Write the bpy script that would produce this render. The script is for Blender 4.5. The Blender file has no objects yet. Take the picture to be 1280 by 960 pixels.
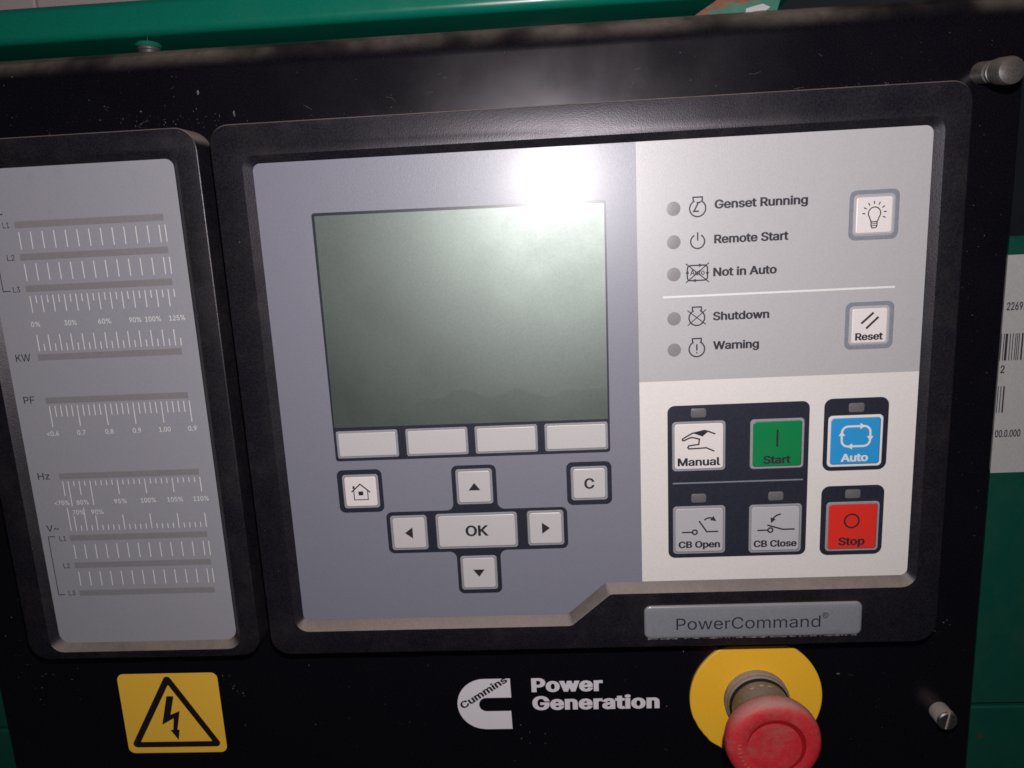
import bpy, bmesh, math, random, os
from mathutils import Vector, Matrix
from mathutils.geometry import tessellate_polygon, delaunay_2d_cdt

S = bpy.context.scene
COL = S.collection
Z0 = 1.25                    # height of the panel's reference corner above the ground, metres


def W(u, v, h):
    """panel millimetres (right, up, out of the panel) -> world metres"""
    return Vector((u / 1000, -h / 1000, Z0 + v / 1000))


# ------------------------------------------------------------------ camera
cam = bpy.data.cameras.new('camera')
cam.sensor_width = 36
cam.lens = 24.19
cam.clip_start = 0.01
cam.clip_end = 50
co = bpy.data.objects.new('camera', cam)
COL.objects.link(co)
r = (0.99792105, 0.04214443, -0.04875888)
upv = (0.04012726, 0.18571482, 0.98178399)
bk = (0.05043197, -0.98169947, 0.18363759)
m3 = Matrix((r, upv, bk)).transposed()
m = m3.to_4x4()
m.translation = W(114.8, -41.2, 293.4)
co.matrix_world = m
S.camera = co

# ------------------------------------------------------------------ world, flash, exposure
world = bpy.data.worlds.new('World')
S.world = world
world.use_nodes = True
bg = world.node_tree.nodes['Background']
bg.inputs[0].default_value = (0.75, 0.85, 1.0, 1)
bg.inputs[1].default_value = 0.016

fl = bpy.data.lights.new('flash', 'POINT')
fl.energy = 4.3
fl.color = (1.0, 0.95, 0.965)
fl.shadow_soft_size = 0.005
fo = bpy.data.objects.new('flash', fl)
COL.objects.link(fo)
fo.location = W(128, 16, 287)

S.view_settings.view_transform = 'Standard'
S.view_settings.look = 'None'
S.view_settings.exposure = 0.0
S.view_settings.gamma = 1.0
S.cycles.filter_width = 1.6
S.cycles.max_bounces = 6

rnd = random.Random(7)


# ------------------------------------------------------------------ materials
def new_mat(name):
    m = bpy.data.materials.new(name)
    m.use_nodes = True
    nt = m.node_tree
    return m, nt, nt.nodes, nt.links, nt.nodes['Principled BSDF']


def mix(nt, fac, a, b):
    n = nt.nodes.new('ShaderNodeMix')
    n.data_type = 'RGBA'
    for sock, val in ((n.inputs[0], fac), (n.inputs[6], a), (n.inputs[7], b)):
        if isinstance(val, bpy.types.NodeSocket):
            nt.links.new(val, sock)
        elif isinstance(val, (int, float)):
            sock.default_value = val
        else:
            sock.default_value = (*val, 1)
    return n.outputs[2]


def ramp(nt, src, p0, p1, v0=0.0, v1=1.0):
    n = nt.nodes.new('ShaderNodeMapRange')
    n.interpolation_type = 'SMOOTHSTEP'
    n.inputs[1].default_value, n.inputs[2].default_value = p0, p1
    n.inputs[3].default_value, n.inputs[4].default_value = v0, v1
    nt.links.new(src, n.inputs[0])
    return n.outputs[0]


def noise(nt, coord, scale, detail=3, rough=0.6):
    n = nt.nodes.new('ShaderNodeTexNoise')
    n.inputs['Scale'].default_value = scale
    n.inputs['Detail'].default_value = detail
    n.inputs['Roughness'].default_value = rough
    nt.links.new(coord, n.inputs['Vector'])
    return n.outputs['Fac']


def math_n(nt, op, a, b):
    n = nt.nodes.new('ShaderNodeMath')
    n.operation = op
    n.use_clamp = True
    for s, v in zip(n.inputs, (a, b)):
        if isinstance(v, bpy.types.NodeSocket):
            nt.links.new(v, s)
        else:
            s.default_value = v
    return n.outputs[0]


DUST = (0.33, 0.26, 0.215)


def mat(name, base, rough=0.5, spec=0.5, metal=0.0, grain=0.06, bump=0.0, bscale=2500,
        dust=0.0, dust_lo=0.15, dust_hi=0.75, film=0.0, specks=0.0, speck_col=(0.42, 0.38, 0.34), rvar=0.06, coat=0.0,
        dirt=0.0, even=0.45, coat_rough=0.12, tint=None):
    """dust: thickness of the dust that lies on upward faces; film: patchy thin dust; specks: bright crumbs"""
    m, nt, N, L, p = new_mat(name)
    geo = N.new('ShaderNodeNewGeometry')
    pos = geo.outputs['Position']
    big = noise(nt, pos, 28, 4)
    fine = noise(nt, pos, 1400, 2)
    dark = tuple(c * (1 - grain * 2) for c in base)
    lite = tuple(min(1, c * (1 + grain * 2)) for c in base)
    col = mix(nt, ramp(nt, fine, 0.3, 0.7), dark, lite)
    if dirt:
        d = ramp(nt, noise(nt, pos, 95, 6, 0.7), 0.60, 0.74, 0, dirt)
        col = mix(nt, d, col, tuple(c * 0.55 for c in base))
    if film:
        f = math_n(nt, 'MULTIPLY', ramp(nt, noise(nt, pos, 60, 8, 0.75), 0.42, 0.72), film)
        col = mix(nt, f, col, DUST)
    if specks:
        vo = N.new('ShaderNodeTexVoronoi')
        vo.inputs['Scale'].default_value = 260
        vo.inputs['Randomness'].default_value = 1
        L.new(pos, vo.inputs['Vector'])
        wob = math_n(nt, 'ADD', vo.outputs['Distance'], math_n(nt, 'MULTIPLY', noise(nt, pos, 1900, 2), 0.16))
        sm = ramp(nt, wob, 0.10, 0.17, 1, 0)
        sep = N.new('ShaderNodeSeparateColor')
        L.new(vo.outputs['Color'], sep.inputs[0])
        sel = ramp(nt, sep.outputs[0], 0.80, 1.0)
        where = ramp(nt, noise(nt, pos, 22, 3), 0.48, 0.66, 0.15, 1)
        sm = math_n(nt, 'MULTIPLY', math_n(nt, 'MULTIPLY', sm, sel), math_n(nt, 'MULTIPLY', where, specks))
        col = mix(nt, sm, col, speck_col)
    rsock = ramp(nt, big, 0.3, 0.7, max(0.03, rough - rvar), rough + rvar)
    if dust:
        sx = N.new('ShaderNodeSeparateXYZ')
        L.new(geo.outputs['Normal'], sx.inputs[0])
        up = ramp(nt, sx.outputs[2], dust_lo, dust_hi)
        pat = math_n(nt, 'MULTIPLY', ramp(nt, noise(nt, pos, 130, 5, 0.6), 0.25, 0.6, max(even, 0.62), 1), ramp(nt, noise(nt, pos, 17, 3), 0.38, 0.58, even, 1))
        dm = math_n(nt, 'MULTIPLY', math_n(nt, 'MULTIPLY', up, pat), dust)
        dcol = mix(nt, noise(nt, pos, 700, 4), tuple(c * 0.75 for c in DUST), tuple(c * 1.2 for c in DUST))
        col = mix(nt, dm, col, dcol)
        rsock = math_n(nt, 'ADD', rsock, math_n(nt, 'MULTIPLY', dm, 0.5))
    L.new(col, p.inputs['Base Color'])
    L.new(rsock, p.inputs['Roughness'])
    p.inputs['Specular IOR Level'].default_value = spec
    p.inputs['Metallic'].default_value = metal
    p.inputs['Coat Weight'].default_value = coat
    p.inputs['Coat Roughness'].default_value = coat_rough
    if tint:
        p.inputs['Specular Tint'].default_value = (*tint, 1)
    if bump:
        b = N.new('ShaderNodeBump')
        b.inputs['Strength'].default_value = bump
        b.inputs['Distance'].default_value = 0.0002
        L.new(noise(nt, pos, bscale, 2), b.inputs['Height'])
        L.new(b.outputs[0], p.inputs['Normal'])
    return m


M = {}
M['plate'] = mat('black_painted_steel', (0.0030, 0.0026, 0.0046), 0.275, 0.52, grain=0.3, bump=0.06, bscale=2400, tint=(1.0, 0.93, 1.0), dust=0.58,
                 dust_lo=0.12, dust_hi=1.05, even=0.12, specks=0.8, rvar=0.03)
M['bezel'] = mat('black_textured_plastic', (0.0075, 0.0068, 0.0105), 0.40, 0.62, tint=(1.0, 0.93, 1.0), grain=0.3, bump=0.32, bscale=1900, dust=0.6,
                 dust_lo=0.22, dust_hi=0.62, film=0.03, specks=0.3, rvar=0.03, even=0.8)
M['sheet_grey'] = mat('grey_membrane_film', (0.205, 0.205, 0.250), 0.39, 0.62, grain=0.015, bump=0.34, bscale=3200, rvar=0.01, coat=0.36, coat_rough=0.255, dirt=0.10)
M['sheet_light'] = mat('light_grey_membrane_film', (0.43, 0.415, 0.425), 0.39, 0.62, grain=0.015, bump=0.34, bscale=3200, rvar=0.01, coat=0.36, coat_rough=0.255, dirt=0.04)
M['sheet_white'] = mat('white_membrane_film', (0.72, 0.675, 0.645), 0.39, 0.62, grain=0.015, bump=0.34, bscale=3200, rvar=0.01, coat=0.36, coat_rough=0.255, dirt=0.04)
M['sheet_meter'] = mat('grey_meter_film', (0.32, 0.312, 0.345), 0.39, 0.62, grain=0.015, bump=0.34, bscale=3200, rvar=0.01, coat=0.36, coat_rough=0.255, dirt=0.2, film=0.02)
M['navy'] = mat('navy_print', (0.019, 0.020, 0.034), 0.39, 0.62, grain=0.08, bump=0.10, rvar=0.01, coat=0.36, coat_rough=0.255)
M['ink'] = mat('dark_print', (0.022, 0.020, 0.028), 0.5, 0.4, grain=0.1)
M['ink_meter'] = mat('charcoal_print', (0.035, 0.034, 0.042), 0.5, 0.4, grain=0.1)
M['white_ink'] = mat('white_print', (0.72, 0.70, 0.68), 0.5, 0.4, grain=0.015)
M['bar_window'] = mat('smoked_window_film', (0.235, 0.220, 0.228), 0.40, 0.5, grain=0.03, dirt=0.2)
M['key_rim'] = mat('grey_key_rim', (0.285, 0.285, 0.305), 0.42, 0.5, grain=0.04)
M['frame_grey'] = mat('slate_grey_print', (0.20, 0.215, 0.245), 0.45, 0.5, grain=0.04)
M['key'] = mat('pale_key_film', (0.52, 0.49, 0.485), 0.42, 0.5, grain=0.015, dirt=0.16)
M['key_white'] = mat('white_key_film', (0.72, 0.66, 0.645), 0.42, 0.5, grain=0.015, dirt=0.08)
M['key_silver'] = mat('silver_key_film', (0.43, 0.42, 0.43), 0.42, 0.5, grain=0.015, dirt=0.14)
M['green_key'] = mat('green_key_film', (0.002, 0.19, 0.055), 0.42, 0.5, grain=0.015)
M['red_key'] = mat('red_key_film', (0.68, 0.028, 0.018), 0.42, 0.5, grain=0.015)
M['blue_key'] = mat('blue_key_film', (0.025, 0.29, 0.62), 0.42, 0.5, grain=0.015)
M['lamp'] = mat('grey_lamp_window', (0.225, 0.205, 0.215), 0.4, 0.5, grain=0.015)
M['lamp_dark'] = mat('smoked_lamp_window', (0.13, 0.125, 0.13), 0.4, 0.5, grain=0.015)
M['plate_label'] = mat('grey_domed_label', (0.21, 0.22, 0.24), 0.33, 0.5, grain=0.03, coat=0.6, dirt=0.25, dust=0.6, dust_lo=0.3, dust_hi=0.9)
M['yellow'] = mat('yellow_vinyl', (0.92, 0.53, 0.055), 0.5, 0.4, grain=0.015, dirt=0.05)
M['yellow_disc'] = mat('yellow_plastic', (0.92, 0.50, 0.03), 0.5, 0.4, grain=0.015, dust=0.6, dust_lo=0.3, dirt=0.08)
M['black_ink'] = mat('black_print', (0.012, 0.008, 0.007), 0.5, 0.4, grain=0.1)
M['decal_white'] = mat('white_vinyl', (0.70, 0.66, 0.70), 0.5, 0.4, grain=0.015, dirt=0.04)
M['red'] = mat('red_plastic', (0.56, 0.026, 0.036), 0.45, 0.4, grain=0.06, bump=0.08, bscale=900, dust=0.66, dust_lo=0.14, dust_hi=0.9, film=0.32)
M['red_dark'] = mat('deep_red_plastic', (0.33, 0.007, 0.010), 0.45, 0.45, grain=0.06)
M['collar'] = mat('dusty_grey_plastic', (0.20, 0.165, 0.135), 0.6, 0.3, grain=0.08, dust=0.9, dust_lo=0.0, dust_hi=0.7)
M['stem'] = mat('smoky_brown_plastic', (0.085, 0.066, 0.042), 0.35, 0.5, grain=0.25, film=0.25, dust=0.5, dust_lo=0.35, dust_hi=1.0, dirt=0.3)
M['gasket'] = mat('black_rubber', (0.008, 0.008, 0.008), 0.6, 0.3)
M['steel'] = mat('zinc_steel', (0.46, 0.42, 0.39), 0.40, 0.5, metal=0.35, grain=0.06, dust=0.75, dust_lo=0.05, dust_hi=0.8, dirt=0.3)
M['steel_face'] = mat('worn_steel', (0.16, 0.14, 0.14), 0.33, 0.5, metal=0.85, grain=0.15, dirt=0.4, dust=0.5, dust_lo=0.1, dust_hi=0.7)
M['steel_old'] = mat('dusty_steel', (0.10, 0.09, 0.085), 0.42, 0.5, metal=0.5, grain=0.12, dust=0.5, dust_lo=0.0, dust_hi=0.9, dirt=0.5, film=0.12)
M['green_dimmed'] = mat('green_enamel_dimmed', (0.0025, 0.052, 0.034), 0.35, 0.5, grain=0.04, bump=0.03, bscale=500, film=0.02)  # the enclosure's green, darkened to put the dimmer edge light into the colour
M['green'] = mat('green_enamel', (0.003, 0.145, 0.095), 0.30, 0.5, grain=0.04, bump=0.03, bscale=500, dust=0.25, dust_lo=0.5, dust_hi=1.0)
M['paper'] = mat('dimmed_white_paper', (0.35, 0.34, 0.335), 0.5, 0.4, grain=0.03, dirt=0.06)  # white paper greyed, the weaker light at the right edge put into its colour
M['tile'] = mat('pale_stone', (0.56, 0.47, 0.45), 0.7, 0.3, grain=0.08, dirt=0.3)
M['dark_wall'] = mat('dark_sheet_metal', (0.012, 0.014, 0.02), 0.6, 0.3)
M['glint_residue'] = mat('glue_with_glints', (0.40, 0.37, 0.35), 0.35, 0.6, grain=0.25)
M['crumb'] = mat('dust_crumb', (0.12, 0.10, 0.085), 0.9, 0.1, grain=0.2)


def rust_material():
    m, nt, N, L, p = new_mat('rusted_green_paint')
    pos = N.new('ShaderNodeNewGeometry').outputs['Position']
    sk = N.new('ShaderNodeMapping')
    sk.inputs['Rotation'].default_value = (0, math.radians(38), 0)
    sk.inputs['Scale'].default_value = (0.35, 1, 1.5)
    L.new(pos, sk.inputs['Vector'])
    mask = ramp(nt, noise(nt, sk.outputs[0], 120, 6, 0.65), 0.43, 0.52)
    rust = mix(nt, noise(nt, pos, 420, 5), (0.07, 0.02, 0.012), (0.24, 0.085, 0.045))
    grn = mix(nt, noise(nt, pos, 200, 3), (0.004, 0.09, 0.055), (0.05, 0.17, 0.12))
    L.new(mix(nt, mask, grn, rust), p.inputs['Base Color'])
    p.inputs['Roughness'].default_value = 0.7
    return m


def screen_material():
    m, nt, N, L, p = new_mat('grey_green_lcd')
    pos = N.new('ShaderNodeNewGeometry').outputs['Position']
    fine = noise(nt, pos, 1500, 2)
    col = mix(nt, ramp(nt, fine, 0.25, 0.75), (0.160, 0.186, 0.170), (0.182, 0.210, 0.192))
    # a wiped smear with a wavy upper edge along the lower part of the glass
    sx = N.new('ShaderNodeSeparateXYZ')
    L.new(pos, sx.inputs[0])
    stretch = N.new('ShaderNodeVectorMath')
    stretch.operation = 'MULTIPLY'
    stretch.inputs[1].default_value = (1, 1, 0.15)
    L.new(pos, stretch.inputs[0])
    wav = math_n(nt, 'MULTIPLY', noise(nt, stretch.outputs[0], 60, 1, 0.4), 0.016)
    zed = N.new('ShaderNodeMath')
    zed.operation = 'ADD'
    L.new(sx.outputs[2], zed.inputs[0])
    L.new(wav, zed.inputs[1])
    below = ramp(nt, zed.outputs[0], Z0 - 0.0908, Z0 - 0.0900, 1, 0)
    right = ramp(nt, sx.outputs[0], 0.052, 0.070)
    sm = math_n(nt, 'MULTIPLY', math_n(nt, 'MULTIPLY', below, right), 0.13)
    col = mix(nt, sm, col, (0.06, 0.065, 0.055))
    L.new(col, p.inputs['Base Color'])
    L.new(ramp(nt, noise(nt, pos, 40, 3), 0.3, 0.7, 0.47, 0.515), p.inputs['Roughness'])
    p.inputs['Metallic'].default_value = 0.96
    p.inputs['Coat Weight'].default_value = 0.25
    p.inputs['Coat Roughness'].default_value = 0.26
    b = N.new('ShaderNodeBump')
    b.inputs['Strength'].default_value = 0.10
    b.inputs['Distance'].default_value = 0.0002
    L.new(noise(nt, pos, 2600, 2), b.inputs['Height'])
    L.new(b.outputs[0], p.inputs['Normal'])
    return m


M['rust'] = rust_material()
M['rust_stain'] = mat('rust_stain', (0.085, 0.022, 0.012), 0.8, 0.2, grain=0.25, dirt=0.5)
M['screen'] = screen_material()


# ------------------------------------------------------------------ object helpers
ORIGIN = {}


def tag(o, label=None, cat=None, group=None, kind=None):
    if label:
        o['label'] = label
    if cat:
        o['category'] = cat
    if group:
        o['group'] = group
    if kind:
        o['kind'] = kind
    return o


def thing(name, at, label, cat, group=None):
    o = bpy.data.objects.new(name, None)
    o.empty_display_size = 0.01
    COL.objects.link(o)
    o.location = W(*at)
    ORIGIN[o] = Vector(at)
    return tag(o, label, cat, group)


def link_mesh(name, me, parent=None, at=(0, 0, 0)):
    """at: panel mm of the mesh's own origin"""
    o = bpy.data.objects.new(name, me)
    COL.objects.link(o)
    ORIGIN[o] = Vector(at)
    if parent is None:
        o.location = W(*at)
    else:
        d = Vector(at) - ORIGIN[parent]
        o.parent = parent
        o.location = (d.x / 1000, -d.z / 1000, d.y / 1000)
    return o


class MB:
    """collects vertices in panel mm (u, v, h)"""

    def __init__(self):
        self.v, self.f = [], []

    def add(self, vs, fs):
        k = len(self.v)
        self.v += [tuple(x) for x in vs]
        self.f += [tuple(i + k for i in f) for f in fs]
        return self

    def flat(self, pts, h):
        self.add([(x, y, h) for x, y in pts], [tuple(range(len(pts)))])
        return self

    def loft(self, rings, cap0=False, cap1=True):
        """rings: list of ([(u,v)..] counter-clockwise, h) or lists of 3d points, equal length"""
        R = []
        for ring in rings:
            if isinstance(ring, tuple):
                R.append([(x, y, ring[1]) for x, y in ring[0]])
            else:
                R.append(list(ring))
        n = len(R[0])
        k = 0
        vs = [p for q in R for p in q]
        fs = []
        for i in range(len(R) - 1):
            for j in range(n):
                a, b = i * n + j, i * n + (j + 1) % n
                fs.append((a, b, b + n, a + n))
        if cap0:
            fs.append(tuple(reversed(range(n))))
        if cap1:
            fs.append(tuple(range((len(R) - 1) * n, len(R) * n)))
        return self.add(vs, fs)

    def annulus(self, outer, inner, h):
        loops = [[Vector((x, y, 0)) for x, y in outer], [Vector((x, y, 0)) for x, y in inner]]
        allv = [(x, y, h) for x, y in list(outer) + list(inner)]
        tris = []
        for t in tessellate_polygon(loops):
            a, b, c = (Vector(allv[i]) for i in t)
            tris.append(t if (b - a).cross(c - a).z > 0 else (t[0], t[2], t[1]))
        return self.add(allv, tris)

    def stroke(self, pts, w, h=0.0, closed=False):
        """flat ribbon of width w along a polyline"""
        P = [Vector((x, y)) for x, y in pts]
        n = len(P)
        L, Rr = [], []
        for i in range(n):
            a = P[i - 1] if (i > 0 or closed) else None
            b = P[(i + 1) % n] if (i < n - 1 or closed) else None
            d1 = (P[i] - a).normalized() if a is not None else None
            d2 = (b - P[i]).normalized() if b is not None else None
            if d1 is None:
                d1 = d2
            if d2 is None:
                d2 = d1
            n1, n2 = Vector((-d1.y, d1.x)), Vector((-d2.y, d2.x))
            t = n1 + n2
            if t.length < 1e-4:
                t = n1.copy()
            t.normalize()
            k = w / 2 / max(0.45, t.dot(n1))
            L.append(P[i] + t * k)
            Rr.append(P[i] - t * k)
        vs = [(p.x, p.y, h) for p in L] + [(p.x, p.y, h) for p in Rr]
        fs = []
        for i in range(n if closed else n - 1):
            j = (i + 1) % n
            fs.append((n + i, n + j, j, i))
        return self.add(vs, fs)

    def disc(self, c, rad, h, n=28):
        return self.flat([(c[0] + rad * math.cos(2 * math.pi * i / n), c[1] + rad * math.sin(2 * math.pi * i / n)) for i in range(n)], h)

    def lathe(self, prof, n=48, cap1=True, cap0=False, wob=0.0):
        rings = []
        for rad, h in prof:
            rings.append([(rad * math.cos(2 * math.pi * i / n), rad * math.sin(2 * math.pi * i / n), h) for i in range(n)])
        return self.loft(rings, cap0, cap1)

    def box(self, u0, u1, v0, v1, h0, h1):
        return self.loft([(rect(u0, u1, v0, v1), h0), (rect(u0, u1, v0, v1), h1)], True, True)

    def mesh(self, name, m, smooth=35):
        me = bpy.data.meshes.new(name)
        me.from_pydata([(u / 1000, -h / 1000, v / 1000) for u, v, h in self.v], [], self.f)
        me.materials.append(m)
        bm = bmesh.new()
        bm.from_mesh(me)
        if smooth:
            bmesh.ops.remove_doubles(bm, verts=bm.verts, dist=2e-6)
        bm.to_mesh(me)
        bm.free()
        if smooth:
            me.polygons.foreach_set('use_smooth', [True] * len(me.polygons))
            me.set_sharp_from_angle(angle=math.radians(smooth))
        me.update()
        return me

    def build(self, name, m, parent=None, at=(0, 0, 0), smooth=35):
        return link_mesh(name, self.mesh(name, m, smooth), parent, at)


def rect(u0, u1, v0, v1):
    return [(u0, v0), (u1, v0), (u1, v1), (u0, v1)]


def rpoly(pts, radii, inset=0.0, n=6):
    """polygon (counter-clockwise) with rounded corners, each side moved inwards by inset"""
    k = len(pts)
    if isinstance(radii, (int, float)):
        radii = [radii] * k
    P = [Vector(p) for p in pts]
    lines = []
    for i in range(k):
        a, b = P[i], P[(i + 1) % k]
        d = (b - a).normalized()
        nn = Vector((-d.y, d.x))
        lines.append((a + nn * inset, d))
    C = []
    for i in range(k):
        (a, d), (b, e) = lines[i - 1], lines[i]
        den = d.x * e.y - d.y * e.x
        t = ((b.x - a.x) * e.y - (b.y - a.y) * e.x) / den
        C.append(a + d * t)
    out = []
    for i in range(k):
        d, e = lines[i - 1][1], lines[i][1]
        cr = d.x * e.y - d.y * e.x
        rad = radii[i] - inset if cr > 0 else radii[i] + inset
        rad = max(rad, 0.02)
        ang = math.acos(max(-1, min(1, d.dot(e))))
        tl = rad * math.tan(ang / 2)
        p0, p1 = C[i] - d * tl, C[i] + e * tl
        sgn = 1 if cr > 0 else -1
        nn = Vector((-d.y, d.x)) * sgn
        cen = p0 + nn * rad
        v0 = p0 - cen
        for j in range(n + 1):
            a = sgn * ang * j / n
            out.append((cen.x + v0.x * math.cos(a) - v0.y * math.sin(a), cen.y + v0.x * math.sin(a) + v0.y * math.cos(a)))
    return out


def rr(w, h, rad, inset=0.0, c=(0, 0), n=6):
    return rpoly(rect(c[0] - w / 2, c[0] + w / 2, c[1] - h / 2, c[1] + h / 2), rad, inset, n)


def arc(c, rad, a0, a1, n=20):
    return [(c[0] + rad * math.cos(math.radians(a0 + (a1 - a0) * i / n)), c[1] + rad * math.sin(math.radians(a0 + (a1 - a0) * i / n))) for i in range(n + 1)]


# ------------------------------------------------------------------ lettering
FONT = None
try:
    fp = os.path.join(bpy.utils.system_resource('DATAFILES', path='fonts'), 'Inter.woff2')
    if os.path.exists(fp):
        FONT = bpy.data.fonts.load(fp)
except Exception:
    FONT = None

def glyph_loops(s, spacing=1.0):
    """closed outlines of a line of text, font units"""
    cu = bpy.data.curves.new('lettering', 'FONT')
    cu.body = s
    if FONT:
        cu.font = FONT
    cu.size = 1
    cu.space_character = spacing
    cu.resolution_u = 4
    cu.fill_mode = 'NONE' if hasattr(cu, 'fill_mode') else 'FRONT'
    ob = bpy.data.objects.new('lettering', cu)
    COL.objects.link(ob)
    dg = bpy.context.evaluated_depsgraph_get()
    dg.update()
    me = bpy.data.meshes.new_from_object(ob.evaluated_get(dg))
    bpy.data.objects.remove(ob)
    bpy.data.curves.remove(cu)
    nb = {}
    for e in me.edges:
        i, j = e.vertices
        nb.setdefault(i, []).append(j)
        nb.setdefault(j, []).append(i)
    co_ = [(v.co.x, v.co.y) for v in me.vertices]
    # walk each loop in index order so that its winding is kept
    loops, seen = [], set()
    for i in range(len(co_)):
        if i in seen or i not in nb:
            continue
        loop, prev, cur = [i], None, i
        seen.add(i)
        while True:
            opts = [k for k in nb[cur] if k not in seen]
            if not opts:
                break
            nxt = cur + 1 if cur + 1 in opts else opts[0]
            loop.append(nxt)
            seen.add(nxt)
            cur = nxt
        pts = [co_[k] for k in loop]
        clean = [pts[0]]
        for p in pts[1:]:
            if abs(p[0] - clean[-1][0]) + abs(p[1] - clean[-1][1]) > 1e-4:
                clean.append(p)
        if abs(clean[0][0] - clean[-1][0]) + abs(clean[0][1] - clean[-1][1]) < 1e-4:
            clean.pop()
        if len(clean) > 2:
            loops.append(clean)
    bpy.data.meshes.remove(me)
    return loops


def sarea(p):
    return 0.5 * sum(p[i][0] * p[(i + 1) % len(p)][1] - p[(i + 1) % len(p)][0] * p[i][1] for i in range(len(p)))


CAP = None


def lettering(mb, s, u0, u1, base, cap, bold=0.0, h=0.0, spacing=1.0, rot=0.0):
    """write s from u0 to u1 (both measured), baseline and capital height in mm; bold: extra weight, font units"""
    global CAP
    if CAP is None:
        CAP = max(y for l in glyph_loops('H') for x, y in l)
    loops = glyph_loops(s, spacing)
    x0, x1 = min(x for l in loops for x, y in l), max(x for l in loops for x, y in l)
    by = 0.55 * bold          # stems gain more weight than bars
    sy = cap / (CAP + 2 * by)
    sx = (u1 - u0) / (x1 - x0 + 2 * bold) if u1 is not None else sy
    b = bold
    c, s_ = math.cos(rot), math.sin(rot)

    def tf(p):
        x, y = (p[0] - x0 + bold) * sx, (p[1] + by) * sy
        return (x * c - y * s_ + u0, x * s_ + y * c + base)
    L = [list(l) for l in loops]
    A = [sarea(l) for l in L]
    sign = 1 if A[max(range(len(A)), key=lambda i: abs(A[i]))] > 0 else -1
    if sign < 0:
        L = [l[::-1] for l in L]
    if b > 0:
        L = [grow(l, b, by) for l in L]
    L = [[tf(p) for p in l] for l in L]
    vs = [Vector(p) for l in L for p in l]
    es, k = [], 0
    for l in L:
        es += [(k + i, k + (i + 1) % len(l)) for i in range(len(l))]
        k += len(l)
    ov, oe, of, *_ = delaunay_2d_cdt(vs, es, [], 0, 1e-6)
    keep = []
    for f in of:
        q = (sum(ov[i].x for i in f) / len(f), sum(ov[i].y for i in f) / len(f))
        if winding(q, L) > 0:
            keep.append(tuple(f))
    mb.add([(p.x, p.y, h) for p in ov], keep)
    return mb


def grow(l, b, by):
    """move a closed outline outwards (to its right) by b"""
    n = len(l)
    out = []
    for i in range(n):
        p, q, r_ = Vector(l[i - 1]), Vector(l[i]), Vector(l[(i + 1) % n])
        d1, d2 = (q - p).normalized(), (r_ - q).normalized()
        n1, n2 = Vector((d1.y, -d1.x)), Vector((d2.y, -d2.x))
        t = n1 + n2
        t = n1.copy() if t.length < 1e-5 else t.normalized()
        k = 1 / max(0.5, t.dot(n1))
        out.append((q.x + t.x * b * k, q.y + t.y * by * k))
    return out


def winding(q, L):
    w = 0
    for l in L:
        for i in range(len(l)):
            (x1, y1), (x2, y2) = l[i - 1], l[i]
            if y1 <= q[1] < y2 and (x2 - x1) * (q[1] - y1) - (q[0] - x1) * (y2 - y1) > 0:
                w += 1
            elif y2 <= q[1] < y1 and (x2 - x1) * (q[1] - y1) - (q[0] - x1) * (y2 - y1) < 0:
                w -= 1
    return w


def centred(mb, s, uc, w, base, cap, bold=0.0, h=0.0):
    return lettering(mb, s, uc - w / 2, uc + w / 2, base, cap, bold, h)


# ================================================================== THE SETTING
# dark sheet-metal wall at the back of the enclosure, pale stone wall above it
w_ = MB().box(-420, 520, -420, 84, -150, -146).build('wall', M['dark_wall'])
tag(w_, kind='structure')
tw = bpy.data.objects.new('stone_wall', None)
COL.objects.link(tw)
tw.location = W(-180, 150, -190)
ORIGIN[tw] = Vector((-180, 150, -190))
tag(tw, kind='structure')
for a, b in ((-330, -215.5), (-214, -90), (-88.4, 40), (41.6, 170)):
    q = rpoly(rect(a, b, 86, 190), 1.5)
    MB().loft([(q, -230), (q, -191), (rpoly(rect(a, b, 86, 190), 1.5, 1), -190)], True).build('block', M['tile'], tw, ((a + b) / 2 * 0, 0, 0))

# ================================================================== GREEN ENCLOSURE
enc = thing('generator_enclosure', (70, -120, -60), 'green enamelled steel generator enclosure behind and around the black panel', 'enclosure')
# square top rail with rounded edges: profile in (v, h), swept along u
prof = rpoly([(67.5, -92), (67.5, -42), (83.2, -42), (83.2, -92)][::-1], 4, 0, 6)
rail = MB()
rail.loft([[(u, v, h) for v, h in prof] for u in (-300, 232)], True, True)
rail.build('top_rail', M['green'], enc)
MB().box(-300, 232, 30, 67, -118, -116).build('back_panel', M['green'], enc)
# side panels right of the plate, with a seam
for v0, v1, hh in ((-262.3, -43.5, -10), (-360, -263.4, -9.4)):
    q = rect(297, 400, v0, v1)
    MB().loft([(rpoly(q, 1.0, 0), hh - 8), (rpoly(q, 1.0, 0), hh - 0.8), (rpoly(q, 1.0, 0.8), hh)], True).build('side_panel', M['green_dimmed'], enc)
for v0, v1, hh in ((-267.0, -60, -10), (-360, -268.0, -9.4)):
    q = rect(-270, -153, v0, v1)
    MB().loft([(rpoly(q, 1.0, 0), hh - 8), (rpoly(q, 1.0, 0), hh - 0.8), (rpoly(q, 1.0, 0.8), hh)], True).build('side_panel', M['green_dimmed'], enc)
# rust spot on the lower right panel
rs = MB()
pts = []
for i in range(18):
    a = 2 * math.pi * i / 18
    k = 1.15 + rnd.uniform(-0.4, 0.4)
    pts.append((315.8 + k * math.cos(a), -279.0 + k * 1.1 * math.sin(a)))
rs.flat(pts, -9.3)
rs.build('rust_spot', M['rust_stain'], enc)
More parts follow.
